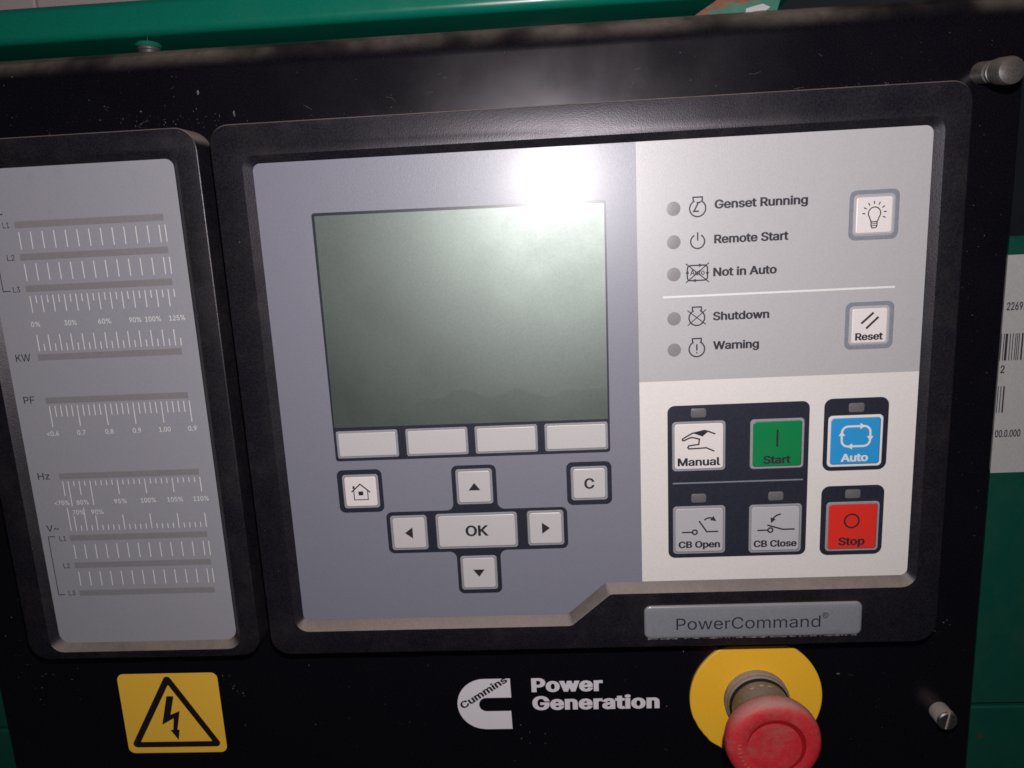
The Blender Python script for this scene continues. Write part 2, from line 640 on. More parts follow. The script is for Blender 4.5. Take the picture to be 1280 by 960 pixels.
# torn rusty bracket standing just behind the plate's top edge
br = MB()
outl = [(178, 44), (216, 44), (215.4, 52), (217, 58), (214, 72), (198, 72), (195.5, 61), (190, 57.2), (184.5, 54.0), (180.5, 51.4)]
br.loft([(outl, -20), (outl, -17.2)], True, True)
br.build('bracket', M['rust'], enc, smooth=0)

# bolts seen in the gap above the plate
bt = thing('painted_bolt', (-49.5, 52.0, -16), 'green painted bolt head in the gap above the dusty plate edge', 'bolt')
b_ = MB()


def vbolt(mb, prof, n=24, hexa=False):
    """lathe about the vertical (v) axis"""
    n = 6 if hexa else n
    rings = [[(rad * math.cos(2 * math.pi * i / n), vv, -rad * math.sin(2 * math.pi * i / n)) for i in range(n)] for rad, vv in prof]
    return mb.loft(rings, True, True)


vbolt(MB(), [(4.2, -12), (4.2, 0), (4.6, 0.3), (4.6, 1.0), (4.0, 1.6)]).build('washer', M['steel_old'], bt, (-49.5, 52.0, -16))
vbolt(MB(), [(4.8, 1.6), (5.4, 2.2), (4.6, 3.2), (1.2, 3.6)]).build('head', M['green'], bt, (-49.5, 52.0, -16))
vbolt(MB(), [(0.2, 3.5), (0.16, 5.6), (0.06, 6.0)], 8).build('paint_drip', M['steel_old'], bt, (-49.5, 52.0, -16))
gb = thing('grey_stud', (-82, 58, -75), 'blurred grey stud deep in the dark gap left of the green bolt', 'stud')
vbolt(MB(), [(5, -14), (5, 3), (4.2, 4.2)]).build('shank', M['steel_old'], gb, (-82, 58, -75))
vbolt(MB(), [(6.5, -1), (6.5, 1.5), (5.2, 1.9)], hexa=True).build('nut', M['steel_old'], gb, (-82, 58, -75))
pf = MB()
pts = [(193.8, 48.4), (197, 49.0), (202.2, 49.2), (203.5, 50.2), (200.5, 51.6), (196.5, 50.8), (194, 50.2)]
pts = [(x + 6, v + 0.4) for x, v in pts]
pf.loft([(pts, -9), ([(x + 0.2, y + 0.3) for x, y in pts], -7.8)], True, True)
tag(pf.build('paint_flake', M['paper'], None, (0, 0, 0), 0), 'small whitish flake lying on the top edge of the black plate', 'flake')

# ================================================================== BLACK FRONT PLATE
cp = thing('control_panel', (72, -140, 0), 'black painted steel front plate with dusty rolled top edge carrying the controls', 'panel')
sec = [(-345, 0), (38.3, 0)] + [(38.3 + 12 * math.sin(math.radians(a)), -12 + 12 * math.cos(math.radians(a))) for a in range(6, 91, 6)] + [(50.3, -60)]
plate = MB()
n = len(sec)
us = [-160, -158.5, 303.9, 305.4]
for i in range(len(us) - 1):
    d0 = 1.5 if i == 0 else 0
    d1 = 1.5 if i == 2 else 0
    vs = [(us[i], v, h - d0) for v, h in sec] + [(us[i + 1], v, h - d1) for v, h in sec]
    plate.add(vs, [(j, n + j, n + j + 1, j + 1) for j in range(n - 1)])
plate.add([(305.4, v, -1.5) for v in (-345, 38.3)] + [(305.4, v, -7) for v in (-345, 38.3)], [(0, 2, 3, 1)])
plate.add([(-160, v, -1.5) for v in (-345, 38.3)] + [(-160, v, -7) for v in (-345, 38.3)], [(0, 1, 3, 2)])
plate.build('front_plate', M['plate'], cp)

# ================================================================== DISPLAY MODULE
HM, HB = 9.5, 12.0
dm = thing('display_module', (125, -100, 0), 'large black framed operator display with blank screen, keypad and coloured mode keys', 'control display')


def bezel_mesh(outer_pts, outer_r, inner_pts, inner_r, sheet_pts, sheet_r, fillet=0.6):
    mb = MB()
    o = lambda ins: rpoly(outer_pts, outer_r, ins, 8)
    rings = [(o(-0.7), 0.0), (o(0), HB - fillet)]
    for a in (20, 40, 60, 90):
        t = math.radians(a)
        rings.append((o(fillet * (1 - math.cos(t))), HB - fillet + fillet * math.sin(t)))
    mb.loft(rings, False, False)
    top_o = rings[-1][0]
    i0 = rpoly(inner_pts, inner_r, -0.25, 6)
    i1 = rpoly(inner_pts, inner_r, 0.10, 6)
    sh = rpoly(sheet_pts, sheet_r, -0.05, 6)
    mb.annulus(top_o, i0, HB)
    mb.loft([(i0, HB), (i1, HB - 0.3), (sh, HM - 0.1)], False, False)
    # the inner walls face inwards: flip them
    k = len(i0) * 2
    mb.f[-k:] = [f for f in mb.f[-k:]]
    return mb


outer = rect(-15.4, 279.4, -215.4, 15.2)
inner = [(-3, -204), (121.5, -204), (139, -189.3), (269.5, -189.3), (269.5, 2.6), (-3, 2.6)]
sheet = [(0, -199.8), (120.2, -199.8), (137.4, -185.1), (266.8, -185.1), (266.8, 0), (0, 0)]
bz = bezel_mesh(outer, [9, 9, 8, 8], inner, [6, 4, 4, 6, 5, 5], sheet, [2.5, 3, 3, 3, 3, 3])
bz.build('bezel', M['bezel'], dm)
MB().flat(rpoly(sheet, [2.5, 3, 3, 3, 3, 3]), HM).build('face_sheet', M['sheet_grey'], dm)
MB().flat(rpoly([(153.3, -95.8), (266.8, -95.8), (266.8, 0), (153.3, 0)], [0.02, 0.02, 3, 0.02]), HM + 0.04).build('light_grey_area', M['sheet_light'], dm)
MB().flat(rpoly([(153.3, -185.1), (266.8, -185.1), (266.8, -95.8), (153.3, -95.8)], [0.02, 3, 0.02, 0.02]), HM + 0.04).build('white_area', M['sheet_white'], dm)

H1, H2, H3, H4 = HM + 0.08, HM + 0.12, HM + 0.55, HM + 0.60
# --- screen
border = [(22.2, -125.4), (140.6, -125.4), (141.2, -21.3), (22.0, -20.5)]
MB().flat(rpoly(border, 1.2), H1).build('screen_border', M['navy'], dm)
MB().flat(rpoly([(22.9, -110.4), (139.9, -110.9), (140.4, -22.5), (23.2, -21.7)], 0.5), H2).build('screen', M['screen'], dm)


def key_face(mb, w, h, rad, rim, z0=0.0, z1=0.33):
    """embossed face inside the rim"""
    return mb.loft([(rr(w - 2 * rim, h - 2 * rim, max(0.3, rad - rim * 0.4)), z0 + 0.2), (rr(w - 2 * rim, h - 2 * rim, max(0.3, rad - rim * 0.4), 0.30), z1)], False, True)


def key(name, c, w, h, rim_mat, face_mat, rad=1.6, rim=1.0, sym=None, sym_mat=None, sym_name='symbol', label=None):
    at = (c[0], c[1], H2)
    o = key_face(MB(), w, h, rad, rim).build(name, face_mat, dm, at, 6)
    rm = MB()
    o0, o1 = rr(w, h, rad), rr(w - 2 * rim + 0.2, h - 2 * rim + 0.2, max(0.3, rad - rim * 0.4))
    rm.loft([(o0, 0.0), (rr(w, h, rad, 0.25), 0.26)], False, False)
    rm.annulus(rr(w, h, rad, 0.25), o1, 0.26)
    rm.build('rim', rim_mat, o, at)
    if sym is not None:
        sym.build(sym_name, sym_mat or M['ink'], o, at, 0)
    if label:
        o['label'] = label
    return o


TOP = 0.36
for u in (36.6, 66.8, 96.6, 126.4):
    key('soft_key', (u, -118.1), 26.8, 12.2, M['key_rim'], M['key'], 1.0, 0.9)


def surround(name, poly, m=None):
    MB().flat(poly, H1).build(name, m or M['navy'], dm)


surround('key_surround', rr(19.8, 19.5, 2.6, c=(31.7, -139.2)))
surround('key_surround', rr(19.3, 19.3, 2.6, c=(131.3, -139.0)))
cross = [(42.0, -168.6), (72.0, -168.6), (72.0, -188.6), (91.4, -188.6), (91.4, -168.4), (121.4, -168.4),
         (121.4, -149.3), (91.4, -149.3), (91.4, -129.1), (72.0, -129.1), (72.0, -149.3), (42.0, -149.3)]
surround('key_surround', rpoly(cross, [2.6, 3.0, 2.6, 2.6, 3.0, 2.6, 2.6, 3.0, 2.6, 2.6, 3.0, 2.6]))

# home symbol: roof, walls, chimney, window
s = MB()
s.stroke([(-4.1, -0.1), (-0.1, 3.4), (4.1, -0.4)], 0.55, TOP)
s.stroke([(-3.1, 0.7), (-3.1, -3.7), (3.0, -3.7), (3.0, 0.5)], 0.4, TOP)
s.flat(rect(-3.5, -2.6, 1.3, 2.6), TOP)
s.flat(rect(-1.1, 1.0, -1.7, 0.1), TOP + 0.005)
key('home_key', (31.9, -139.3), 15.9, 15.4, M['key_rim'], M['key_white'], 1.4, 1.0, s)
s = centred(MB(), 'C', 0, 4.3, -2.35, 4.7, 0.028, TOP)
key('clear_key', (131.3, -139.0), 15.7, 15.2, M['key_rim'], M['key'], 1.4, 1.0, s, sym_name='lettering')
for c, w, p in (((81.7, -138.8), 15.9, [(-2.6, -1.6), (2.6, -1.6), (0, 1.8)]), ((81.5, -178.8), 16.2, [(-2.6, 1.6), (0, -1.8), (2.6, 1.6)]),
                ((51.7, -159.1), 16.2, [(-1.9, 0), (1.6, -2.6), (1.6, 2.6)]), ((111.8, -158.7), 15.9, [(-1.6, -2.6), (1.9, 0), (-1.6, 2.6)])):
    key('arrow_key', c, w, 16.1, M['key_rim'], M['key'], 1.4, 1.0, MB().flat(p, TOP))
s = centred(MB(), 'OK', 0, 9.9, -2.4, 4.9, 0.028, TOP)
key('confirm_key', (81.6, -159.0), 35.8, 16.4, M['key_rim'], M['key'], 1.4, 1.0, s, sym_name='lettering')

# lamp test and reset keys in slate frames
for c in ((245.8, -32.5), (245.9, -76.1)):
    fr = MB()
    fr.annulus(rr(19.2, 19.2, 2.6, c=c), rr(15.9, 15.9, 1.6, c=c), H1)
    fr.build('key_frame', M['frame_grey'], dm)
s = MB()
bulb = arc((0, 0.6), 2.35, -38, 218, 22)
s.stroke(bulb + [(-1.75, -1.3), (-1.15, -2.7), (1.15, -2.7), (1.75, -1.3)], 0.42, TOP, True)
s.stroke([(-1.15, -2.7), (-1.15, -4.3), (-0.7, -5.0), (0.7, -5.0), (1.15, -4.3), (1.15, -2.7)], 0.4, TOP)
s.stroke([(-1.1, -3.5), (1.1, -3.35)], 0.3, TOP)
s.stroke([(-1.1, -4.2), (1.1, -4.1)], 0.3, TOP)
for a in range(-24, 205, 29):
    t = math.radians(a + 1)
    s.stroke([(3.5 * math.cos(t), 0.6 + 3.5 * math.sin(t)), (4.7 * math.cos(t), 0.6 + 4.7 * math.sin(t))], 0.42, TOP)
key('lamp_test_key', (245.8, -32.5), 15.4, 15.4, M['sheet_light'], M['key_white'], 1.2, 0.8, s)
s = MB()
s.stroke([(-3.3, 0.9), (1.4, 5.2)], 0.85, TOP)
s.stroke([(-1.3, -1.2), (3.4, 3.4)], 0.85, TOP)
lettering(s, 'Reset', -5.5, 5.5, -5.9, 3.0, 0.036, TOP)
key('reset_key', (245.9, -76.1), 15.4, 15.6, M['sheet_light'], M['key_white'], 1.2, 0.8, s)

# --- indicator column
for v in (-26.2, -39.2, -52.0, -69.9, -82.8):
    at = (167.8, v, H1)
    MB().lathe([(2.75, 0), (2.72, 0.03), (2.5, 0.05)], 28).build('indicator_light', M['lamp'], dm, at)


def legend(name, builder, at):
    mb = MB()
    builder(mb)
    return mb.build(name, M['ink'], dm, (at[0], at[1], H1), 0)


for t, u0, u1, v in (('Genset Running', 183.9, 220.2, -27.0), ('Remote Start', 183.8, 213.0, -40.5), ('Not in Auto', 183.5, 208.7, -53.5),
                     ('Shutdown', 183.5, 206.1, -71.3), ('Warning', 183.6, 202.2, -83.3)):
    legend('lettering', lambda mb: lettering(mb, t, 0, u1 - u0, 0, 3.45, 0.034), (u0, v))


def engine(mb):
    a = arc((0, -0.6), 3.15, 118, 422, 30)
    top = [(1.8, 2.6), (1.8, 3.75), (-1.8, 3.75), (-1.8, 2.6)]
    mb.stroke(a + top[0:1] + [(1.8, 3.75), (-1.8, 3.75), (-1.8, 2.6)], 0.56, 0, True)


def icon_run(mb):
    engine(mb)
    mb.stroke([(-1.9, -1.7), (0.5, -1.7)], 0.62, 0.004)
    mb.stroke([(-1.4, -1.6), (0.2, 1.6)], 0.62, 0.002)
    mb.stroke([(-0.4, 1.7), (1.2, 1.7)], 0.62, 0.004)


def icon_power(mb):
    mb.stroke(arc((0, 0), 2.75, 118, 422, 30), 0.56)
    mb.stroke([(0, 0.3), (0, 3.6)], 0.56)


def icon_auto(mb):
    mb.stroke(rr(8.0, 6.0, 1.2), 0.56, 0, True)
    for p in ([(0.6, 3.7), (2.4, 3.0), (0.6, 2.3)], [(4.7, 0.2), (4.0, -1.6), (3.3, 0.2)], [(-0.6, -3.7), (-2.4, -3.0), (-0.6, -2.3)], [(-4.7, -0.2), (-4.0, 1.6), (-3.3, -0.2)]):
        pp = p if (p[1][0] - p[0][0]) * (p[2][1] - p[0][1]) - (p[1][1] - p[0][1]) * (p[2][0] - p[0][0]) > 0 else p[::-1]
        mb.flat(pp, 0.006)
    lettering(mb, 'Auto', -2.9, 2.9, -0.9, 2.2, 0.02, 0.004)
    mb.stroke([(-4.6, -3.8), (4.6, 3.8)], 0.45, 0.008)
    mb.stroke([(-4.6, 3.8), (4.6, -3.8)], 0.45, 0.010)


def icon_stop(mb):
    engine(mb)
    mb.stroke([(-3.7, -3.7), (3.7, 2.6)], 0.4, 0.004)
    mb.stroke([(-3.8, 2.5), (3.7, -3.5)], 0.4, 0.006)


def icon_warn(mb):
    engine(mb)
    mb.stroke([(0, 1.4), (0, -1.2)], 0.62, 0.004)
    mb.flat(rect(-0.25, 0.25, -2.4, -1.8), 0.004)


legend('icon', icon_run, (177.3, -25.95))
legend('icon', icon_power, (177.3, -39.4))
legend('icon', icon_auto, (177.2, -51.8))
legend('icon', icon_stop, (177.0, -69.3))
legend('icon', icon_warn, (177.0, -82.2))
MB().flat(rect(163.4, 255.3, -61.4, -60.6), H1).build('divider_line', M['white_ink'], dm)

# --- mode key blocks
surround('key_surround', rr(58.6, 68.0, 3.0, c=(194.1, -140.4)))
surround('key_surround', rr(26.2, 31.2, 3.4, c=(242.4, -121.5)))
surround('key_surround', rr(26.1, 31.2, 3.4, c=(242.4, -159.4)))
MB().flat(rect(166.8, 221.4, -140.7, -140.1), H2).build('divider_line', M['frame_grey'], dm)
for c in ((177.7, -109.8), (177.8, -147.3), (210.3, -147.4), (242.4, -110.0), (242.4, -147.5)):
    MB().loft([(rr(6.3, 3.9, 1.0), 0), (rr(6.3, 3.9, 1.0, 0.3), 0.12)]).build('indicator_window', M['lamp_dark'], dm, (c[0], c[1], H2))

# hand symbol for manual
s = MB()
K = 22.3 / 700


def hp(x, y):
    return ((x - 465) * K, (500 - y) * K)


s.stroke([hp(680, 338), hp(590, 300), hp(535, 285), hp(470, 300), hp(375, 320), hp(300, 362), hp(248, 395), hp(250, 412), hp(272, 416), hp(310, 395), hp(365, 375), hp(420, 385), hp(472, 402), hp(462, 474), hp(400, 480), hp(335, 488), hp(320, 510), hp(335, 530), hp(440, 528), hp(560, 522), hp(610, 545), hp(668, 572)], 0.62, TOP)
s.flat([hp(390, 320), hp(515, 368), hp(535, 345), hp(590, 300), hp(535, 278), hp(515, 295), hp(470, 290), hp(450, 302), hp(420, 302)], TOP + 0.004)
s.f[-1] = s.f[-1] if True else s.f[-1]
lettering(s, 'Manual', -8.9, 8.9, -8.5, 3.5, 0.032, TOP)
key('manual_key', (177.8, -124.2), 22.3, 21.7, M['key_rim'], M['key_white'], 1.6, 1.0, s)
s = MB()
s.flat(rect(-0.42, 0.42, -1.2, 6.1), TOP)
lettering(s, 'Start', -5.7, 5.7, -8.6, 3.5, 0.036, TOP)
key('start_key', (210.3, -124.3), 22.3, 21.7, M['key_rim'], M['green_key'], 1.6, 1.15, s, label='green start key')


def arrow_head(mb, tip, ang, ln, wd, h):
    t = math.radians(ang)
    d, nn = Vector((math.cos(t), math.sin(t))), Vector((-math.sin(t), math.cos(t)))
    tip = Vector(tip)
    b = tip - d * ln
    mb.flat([tuple(tip), tuple(b + nn * wd / 2), tuple(b - nn * wd / 2)], h)


s = MB()
s.stroke([(-7.4, -0.9), (-2.9, -0.9)], 0.66, TOP)
s.stroke(arc((-1.9, -0.9), 1.0, 0, 342, 18), 0.66, TOP, True)
s.stroke([(-0.1, 4.2), (3.2, -0.8), (8.1, -0.8)], 0.66, TOP)
s.stroke(arc((4.4, 2.6), 2.9, 140, 48, 10), 0.66, TOP)
arrow_head(s, (7.2, 3.9), -38, 2.4, 2.4, TOP + 0.004)
lettering(s, 'CB Open', -8.9, 8.9, -8.1, 3.1, 0.036, TOP)
key('breaker_open_key', (178.0, -161.7), 22.3, 21.8, M['key_rim'], M['key_silver'], 1.6, 1.0, s)
s = MB()
s.stroke([(-7.6, -0.6), (-3.0, -0.6)], 0.66, TOP)
s.stroke(arc((-2.1, -0.6), 1.0, 0, 342, 18), 0.66, TOP, True)
s.stroke([(-3.4, 1.7), (3.1, -0.4), (8.2, -0.4)], 0.66, TOP)
s.stroke([(2.2, 6.6), (0.6, 6.1), (-0.6, 5.2), (-1.2, 4.2)], 0.66, TOP)
arrow_head(s, (-1.9, 2.5), -112, 2.4, 2.4, TOP + 0.004)
lettering(s, 'CB Close', -9.1, 9.2, -8.3, 3.1, 0.036, TOP)
key('breaker_close_key', (210.3, -162.0), 22.2, 21.9, M['key_rim'], M['key_silver'], 1.6, 1.0, s)
s = MB()
s.stroke(rr(11.6, 8.6, 2.6, c=(0.2, 2.1)), 0.85, TOP, True)
for tip, a in (((4.0, 6.4), 0), ((6.0, -0.2), -90), ((-3.4, -2.2), 180), ((-5.6, 4.6), 90)):
    arrow_head(s, tip, a, 2.2, 2.6, TOP + 0.004)
lettering(s, 'Auto', -5.6, 5.5, -8.8, 3.4, 0.032, TOP)
key('auto_key', (242.3, -124.3), 22.4, 22.2, M['white_ink'], M['blue_key'], 1.8, 1.2, s, M['white_ink'], label='light blue automatic mode key')
s = MB()
s.stroke(arc((-0.4, 2.6), 3.0, 0, 348, 30), 0.75, TOP, True)
lettering(s, 'Stop', -5.7, 5.4, -8.4, 3.6, 0.034, TOP)
key('stop_key', (242.7, -162.1), 22.2, 22.2, M['key_rim'], M['red_key'], 1.6, 1.05, s, label='red stop key')

# --- domed name plate on the lower rim of the bezel
np_ = MB()
np_.loft([(rr(95.2, 16.8, 3.2), 0.0), (rr(95.2, 16.8, 3.2, 0.4), 0.05)], False, True)
nb = np_.build('name_plate', M['gasket'], dm, (200.4, -203.2, HB + 0.02))
dome = MB()
q = lambda ins: rr(93.8, 15.6, 2.8, ins)
dome.loft([(q(0), 0.05), (q(0.08), 0.5), (q(0.35), 0.85), (q(0.9), 1.05), (q(2.0), 1.15)], False, True)
dome.build('dome', M['plate_label'], nb, (200.4, -203.2, HB + 0.02))
rs_ = MB()  # jagged glue along the lower edge, bright glints put into its pale colour
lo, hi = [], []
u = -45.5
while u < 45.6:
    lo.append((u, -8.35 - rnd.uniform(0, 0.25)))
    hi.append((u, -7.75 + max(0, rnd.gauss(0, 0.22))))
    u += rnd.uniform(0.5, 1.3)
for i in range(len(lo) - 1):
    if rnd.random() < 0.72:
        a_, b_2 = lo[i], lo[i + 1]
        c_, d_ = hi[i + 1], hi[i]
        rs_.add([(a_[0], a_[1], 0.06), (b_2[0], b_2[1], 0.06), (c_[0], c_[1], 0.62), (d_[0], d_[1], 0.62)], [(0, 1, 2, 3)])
rs_.build('glue_and_glints', M['glint_residue'], nb, (200.4, -203.2, HB + 0.02), 0)
s = MB()
lettering(s, 'PowerCommand', -33.0, 29.0, -3.4, 5.4, 0.0, 1.19)
s.stroke(arc((31.0, 2.0), 1.15, 0, 345, 20), 0.3, 1.19, True)
lettering(s, 'R', 30.45, 31.6, 1.35, 1.3, 0.0, 1.19)
s.build('lettering', M['ink'], nb, (200.4, -203.2, HB + 0.02), 0)

# ================================================================== METER MODULE
mm = thing('meter_module', (-74, -100, 0), 'narrow black framed bar graph meter with grey printed face left of the display', 'meter panel')
outer = rect(-130.0, -20.6, -215.4, 15.2)
inner = [(-119.4, -211.6), (-29.6, -211.6), (-29.6, 6.4), (-119.4, 6.4)]
sheet = [(-116.4, -208.6), (-32.2, -208.6), (-32.2, 3.9), (-116.4, 3.9)]
bezel_mesh(outer, [9, 9, 9, 9], inner, [6, 6, 5, 5], sheet, [5, 5, 3.5, 3.5]).build('bezel', M['bezel'], mm)
MB().flat(rpoly(sheet, [5, 5, 3.5, 3.5]), HM).build('face_sheet', M['sheet_meter'], mm)
UB0, UB1 = -103.0, -39.4
for v in (-18.8, -32.0, -45.1, -74.4, -93.4, -127.8, -156.9, -170.1, -183.7):
    MB().flat(rect(UB0, UB1, v - 1.35, v + 1.35), H1).build('bar_window', M['bar_window'], mm)


def ticks(lst, wd=0.38):
    mb = MB()
    for k, a, b in lst:
        u = -101.75 + 2.5 * k
        mb.flat(rect(u - wd / 2, u + wd / 2, min(a, b), max(a, b)), H1)
    mb.build('tick_marks', M['white_ink'], mm, (0, 0, 0), 0)


even = list(range(0, 25, 2)) + [25]
ticks([(k, -21.8, -28.8) for k in even])
ticks([(k, -34.8, -41.9) for k in even])
ticks([(k, -48.1, -55.2 if k % 2 == 0 else -51.3) for k in range(26)])
ticks([(k, -71.8, -64.8 if k % 2 == 0 else -68.7) for k in range(26)])
ticks([(k, -95.8, -105.2 if k % 5 == 0 else -100.7) for k in range(26)])
hz = {0: -137, 1: -141.8, 3: -136.8, 5: -141.7, 10: -136.9, 15: -136.8, 20: -136.8, 25: -136.9}
ticks([(k, -130.2, hz.get(k, -132.5)) for k in range(26)])
vt = {0: -142.6, 1: -146.5, 3: -142.7, 5: -146.5, 10: -146.5, 15: -146.4, 20: -146.5, 25: -146.8}
ticks([(k, -153.5, vt.get(k, -151.1)) for k in range(26)])
ticks([(k, -160.1, -167.0) for k in even])
ticks([(k, -173.3, -180.1) for k in even])


def mlabel(t, uc, w, base, cap, m, bold=0.0):
    mb = MB()
    centred(mb, t, uc, w, base, cap, bold, H1)
    mb.build('lettering', m, mm, (0, 0, 0), 0)


for t, uc, w in (('0%', -101.5, 4.0), ('30%', -86.1, 5.4), ('60%', -71.1, 5.6), ('90%', -57.7, 5.3), ('100%', -50.0, 6.8), ('125%', -39.5, 6.9)):
    mlabel(t, uc, w, -61.2, 2.1, M['white_ink'], 0.008)
for t, uc, w in (('<0.6', -102.3, 5.4), ('0.7', -89.4, 3.8), ('0.8', -76.7, 3.8), ('0.9', -64.3, 3.8), ('1.00', -51.8, 5.2), ('0.9', -39.5, 3.8)):
    mlabel(t, uc, w, -109.2, 2.1, M['white_ink'], 0.008)
for t, uc, w, b in (('<70%', -103.8, 6.9, -141.2), ('80%', -94.3, 5.4, -141.2), ('95%', -76.8, 5.7, -141.2), ('100%', -64.0, 6.9, -141.2), ('105%', -51.8, 7.0, -141.2),
                    ('110%', -40.0, 6.9, -141.2), ('70%', -97.0, 5.2, -145.9), ('90%', -88.2, 5.6, -145.9)):
    mlabel(t, uc, w, b, 2.1, M['white_ink'], 0.008)
for t, u0, u1, b, cap in (('KW', -112.9, -106.3, -75.9, 3.2), ('PF', -112.8, -107.9, -94.4, 3.1), ('Hz', -112.7, -107.3, -129.0, 3.1), ('V~', -113.1, -107.3, -153.5, 3.0), ('A~', -113.1, -107.3, -15.4, 3.0),
                          ('L1', -108.1, -105.3, -19.9, 2.3), ('L2', -108.7, -105.4, -33.2, 2.3), ('L3', -108.6, -105.5, -46.4, 2.3),
                          ('L1', -107.9, -104.8, -158.2, 2.3), ('L2', -108.3, -105.2, -171.3, 2.3), ('L3', -108.2, -105.0, -184.7, 2.3)):
    mlabel(t, (u0 + u1) / 2, u1 - u0, b, cap, M['ink_meter'], 0.004)
for a, b in ((-18.0, -45.8), (-156.0, -184.3)):
    MB().stroke([(-109.7, a), (-113.0, a), (-113.0, b), (-109.8, b)], 0.36, H1).build('bracket_line', M['ink_meter'], mm, (0, 0, 0), 0)

# ================================================================== WARNING STICKER
ws = thing('warning_sticker', (-74.2, -253, 0), 'yellow high voltage warning sticker with black triangle and lightning bolt', 'sticker')
q = rect(-99.2, -49.4, -274.6, -231.4)
MB().loft([(rpoly(q, 3.2), 0.03), (rpoly(q, 3.2, 0.05), 0.15)]).build('backing', M['yellow'], ws)
t_out = rpoly([(-97.8, -271.4), (-51.0, -271.4), (-74.35, -231.0)], 2.0)
t_in = rpoly([(-92.4, -268.4), (-56.2, -268.4), (-74.3, -237.4)], 0.3)
tm = MB()
tm.annulus(t_out, t_in, 0.20)
tm.build('triangle', M['black_ink'], ws)
bolt = [(-73.2, -267.6), (-72.0, -262.4), (-73.3, -261.9), (-70.5, -251.7), (-75.4, -254.3), (-72.4, -243.6), (-75.9, -243.5), (-80.4, -259.0), (-75.4, -255.9), (-74.9, -261.6), (-76.3, -261.9)]
bolt = [(-73.2, -267.6), (-71.9, -262.3), (-73.1, -261.7), (-70.5, -251.6), (-75.4, -250.6), (-72.4, -243.6), (-75.9, -243.5), (-80.4, -259.2), (-74.9, -256.0), (-74.9, -261.6), (-76.3, -261.9)]
bolt = [(-72.4, -243.6), (-75.9, -243.5), (-80.2, -259.0), (-74.0, -255.6), (-75.0, -261.7), (-76.4, -262.1), (-73.1, -267.6), (-71.9, -262.1), (-72.9, -261.7), (-70.4, -251.6), (-75.2, -253.6)]
MB().flat(bolt, 0.20).build('lightning_bolt', M['black_ink'], ws)

# ================================================================== BRAND DECAL
ld = thing('logo_decal', (114, -251, 0), 'white company emblem and two line lettering on the black plate', 'decal')
out_c = [(92.0, -247.5), (91.8, -237.5), (79.3, -237.5)] + [(79.3 + 13.2 * math.cos(math.radians(a)), -250.8 + 13.3 * math.sin(math.radians(a))) for a in range(98, 270, 8)] + [(79.3, -264.2), (91.8, -264.2), (91.6, -254.6), (80.0, -254.6)]
out_c += [(80.0 + 3.55 * math.cos(math.radians(a)), -251.05 + 3.55 * math.sin(math.radians(a))) for a in range(262, 98, -10)] + [(80.0, -247.5)]
tr = MB()
tri = tessellate_polygon([[Vector((x, y, 0)) for x, y in out_c]])
tri = [t if (Vector(out_c[t[1]]) - Vector(out_c[t[0]])).cross(Vector(out_c[t[2]]) - Vector(out_c[t[0]])) > 0 else (t[0], t[2], t[1]) for t in tri]
tr.add([(x, y, 0.08) for x, y in out_c], tri)
em = tr.build('emblem', M['decal_white'], ld, (0, 0, 0), 0)
s = MB()
ang = math.atan2(14.2, 22.0)
lettering(s, 'Cummins', 0, 26.3, 0, 3.6, 0.034, 0.14, 1.04, ang)
s.build('lettering', M['black_ink'], em, (68.7, -253.3, 0), 0)
s = MB()
lettering(s, 'Power', 101.8, 135.4, -244.9, 7.3, 0.047, 0.08, 1.07)
lettering(s, 'Generation', 101.9, 161.8, -254.4, 7.3, 0.047, 0.08, 1.07)
s.build('lettering', M['decal_white'], ld, (0, 0, 0), 0)

# ================================================================== EMERGENCY STOP
es = thing('emergency_stop', (206, -249.2, 0), 'red mushroom emergency stop button on a yellow disc', 'button')
EC = (206, -249.2, 0)
disc = MB()
prof = [(30.3, 0.05), (30.3, 1.3), (29.9, 1.6), (14.0, 1.6)]
nd = 96
rings = []
for j, (rad, h) in enumerate(prof):
    ring = []
    for i in range(nd):
        a = 2 * math.pi * i / nd
        k = rad
        if j < 3 and 200 < math.degrees(a) < 262:
            k += rnd.uniform(-0.35, 0.1) if j == 0 else 0
            if j:
                k = rings[0][i][3] + (rad - 30.3)
        ring.append((k * math.cos(a), min(k * math.sin(a), 26.9 - 0.05 * j), h, k))
    rings.append(ring)
disc.loft([[p[:3] for p in rg] for rg in rings], False, True)
disc.build('legend_disc', M['yellow_disc'], es, EC)
MB().lathe([(14.8, 1.6), (14.8, 4.2), (14.4, 4.6), (14.1, 4.6), (14.1, 6.0), (13.8, 6.4), (12.6, 6.5)], 56, True).build('collar', M['collar'], es, EC)
tilt = (-0.6, -0.5)
MB().lathe([(13.6, 6.4), (13.6, 7.4), (12.9, 7.6)], 48, True).build('gasket', M['gasket'], es, EC)
MB().lathe([(12.9, 7.6), (12.9, 15), (12.6, 16), (12.6, 22), (14, 23)], 48, True).build('stem', M['stem'], es, EC)
ecc = (205.4, -251.4, 0)
cap = MB().lathe([(13.2, 20.5), (17.5, 21.5), (19.6, 23.2), (20.3, 25.4), (20.3, 27.6), (19.7, 29.4), (18.2, 30.6), (16.0, 31.0), (13.4, 31.0), (12.6, 30.7), (11.6, 30.55), (10.6, 30.7), (8, 30.5), (4, 30.3)], 64, True)
cp_o = cap.build('push_cap', M['red'], es, ecc)
s = MB()
inn, outm = [], []
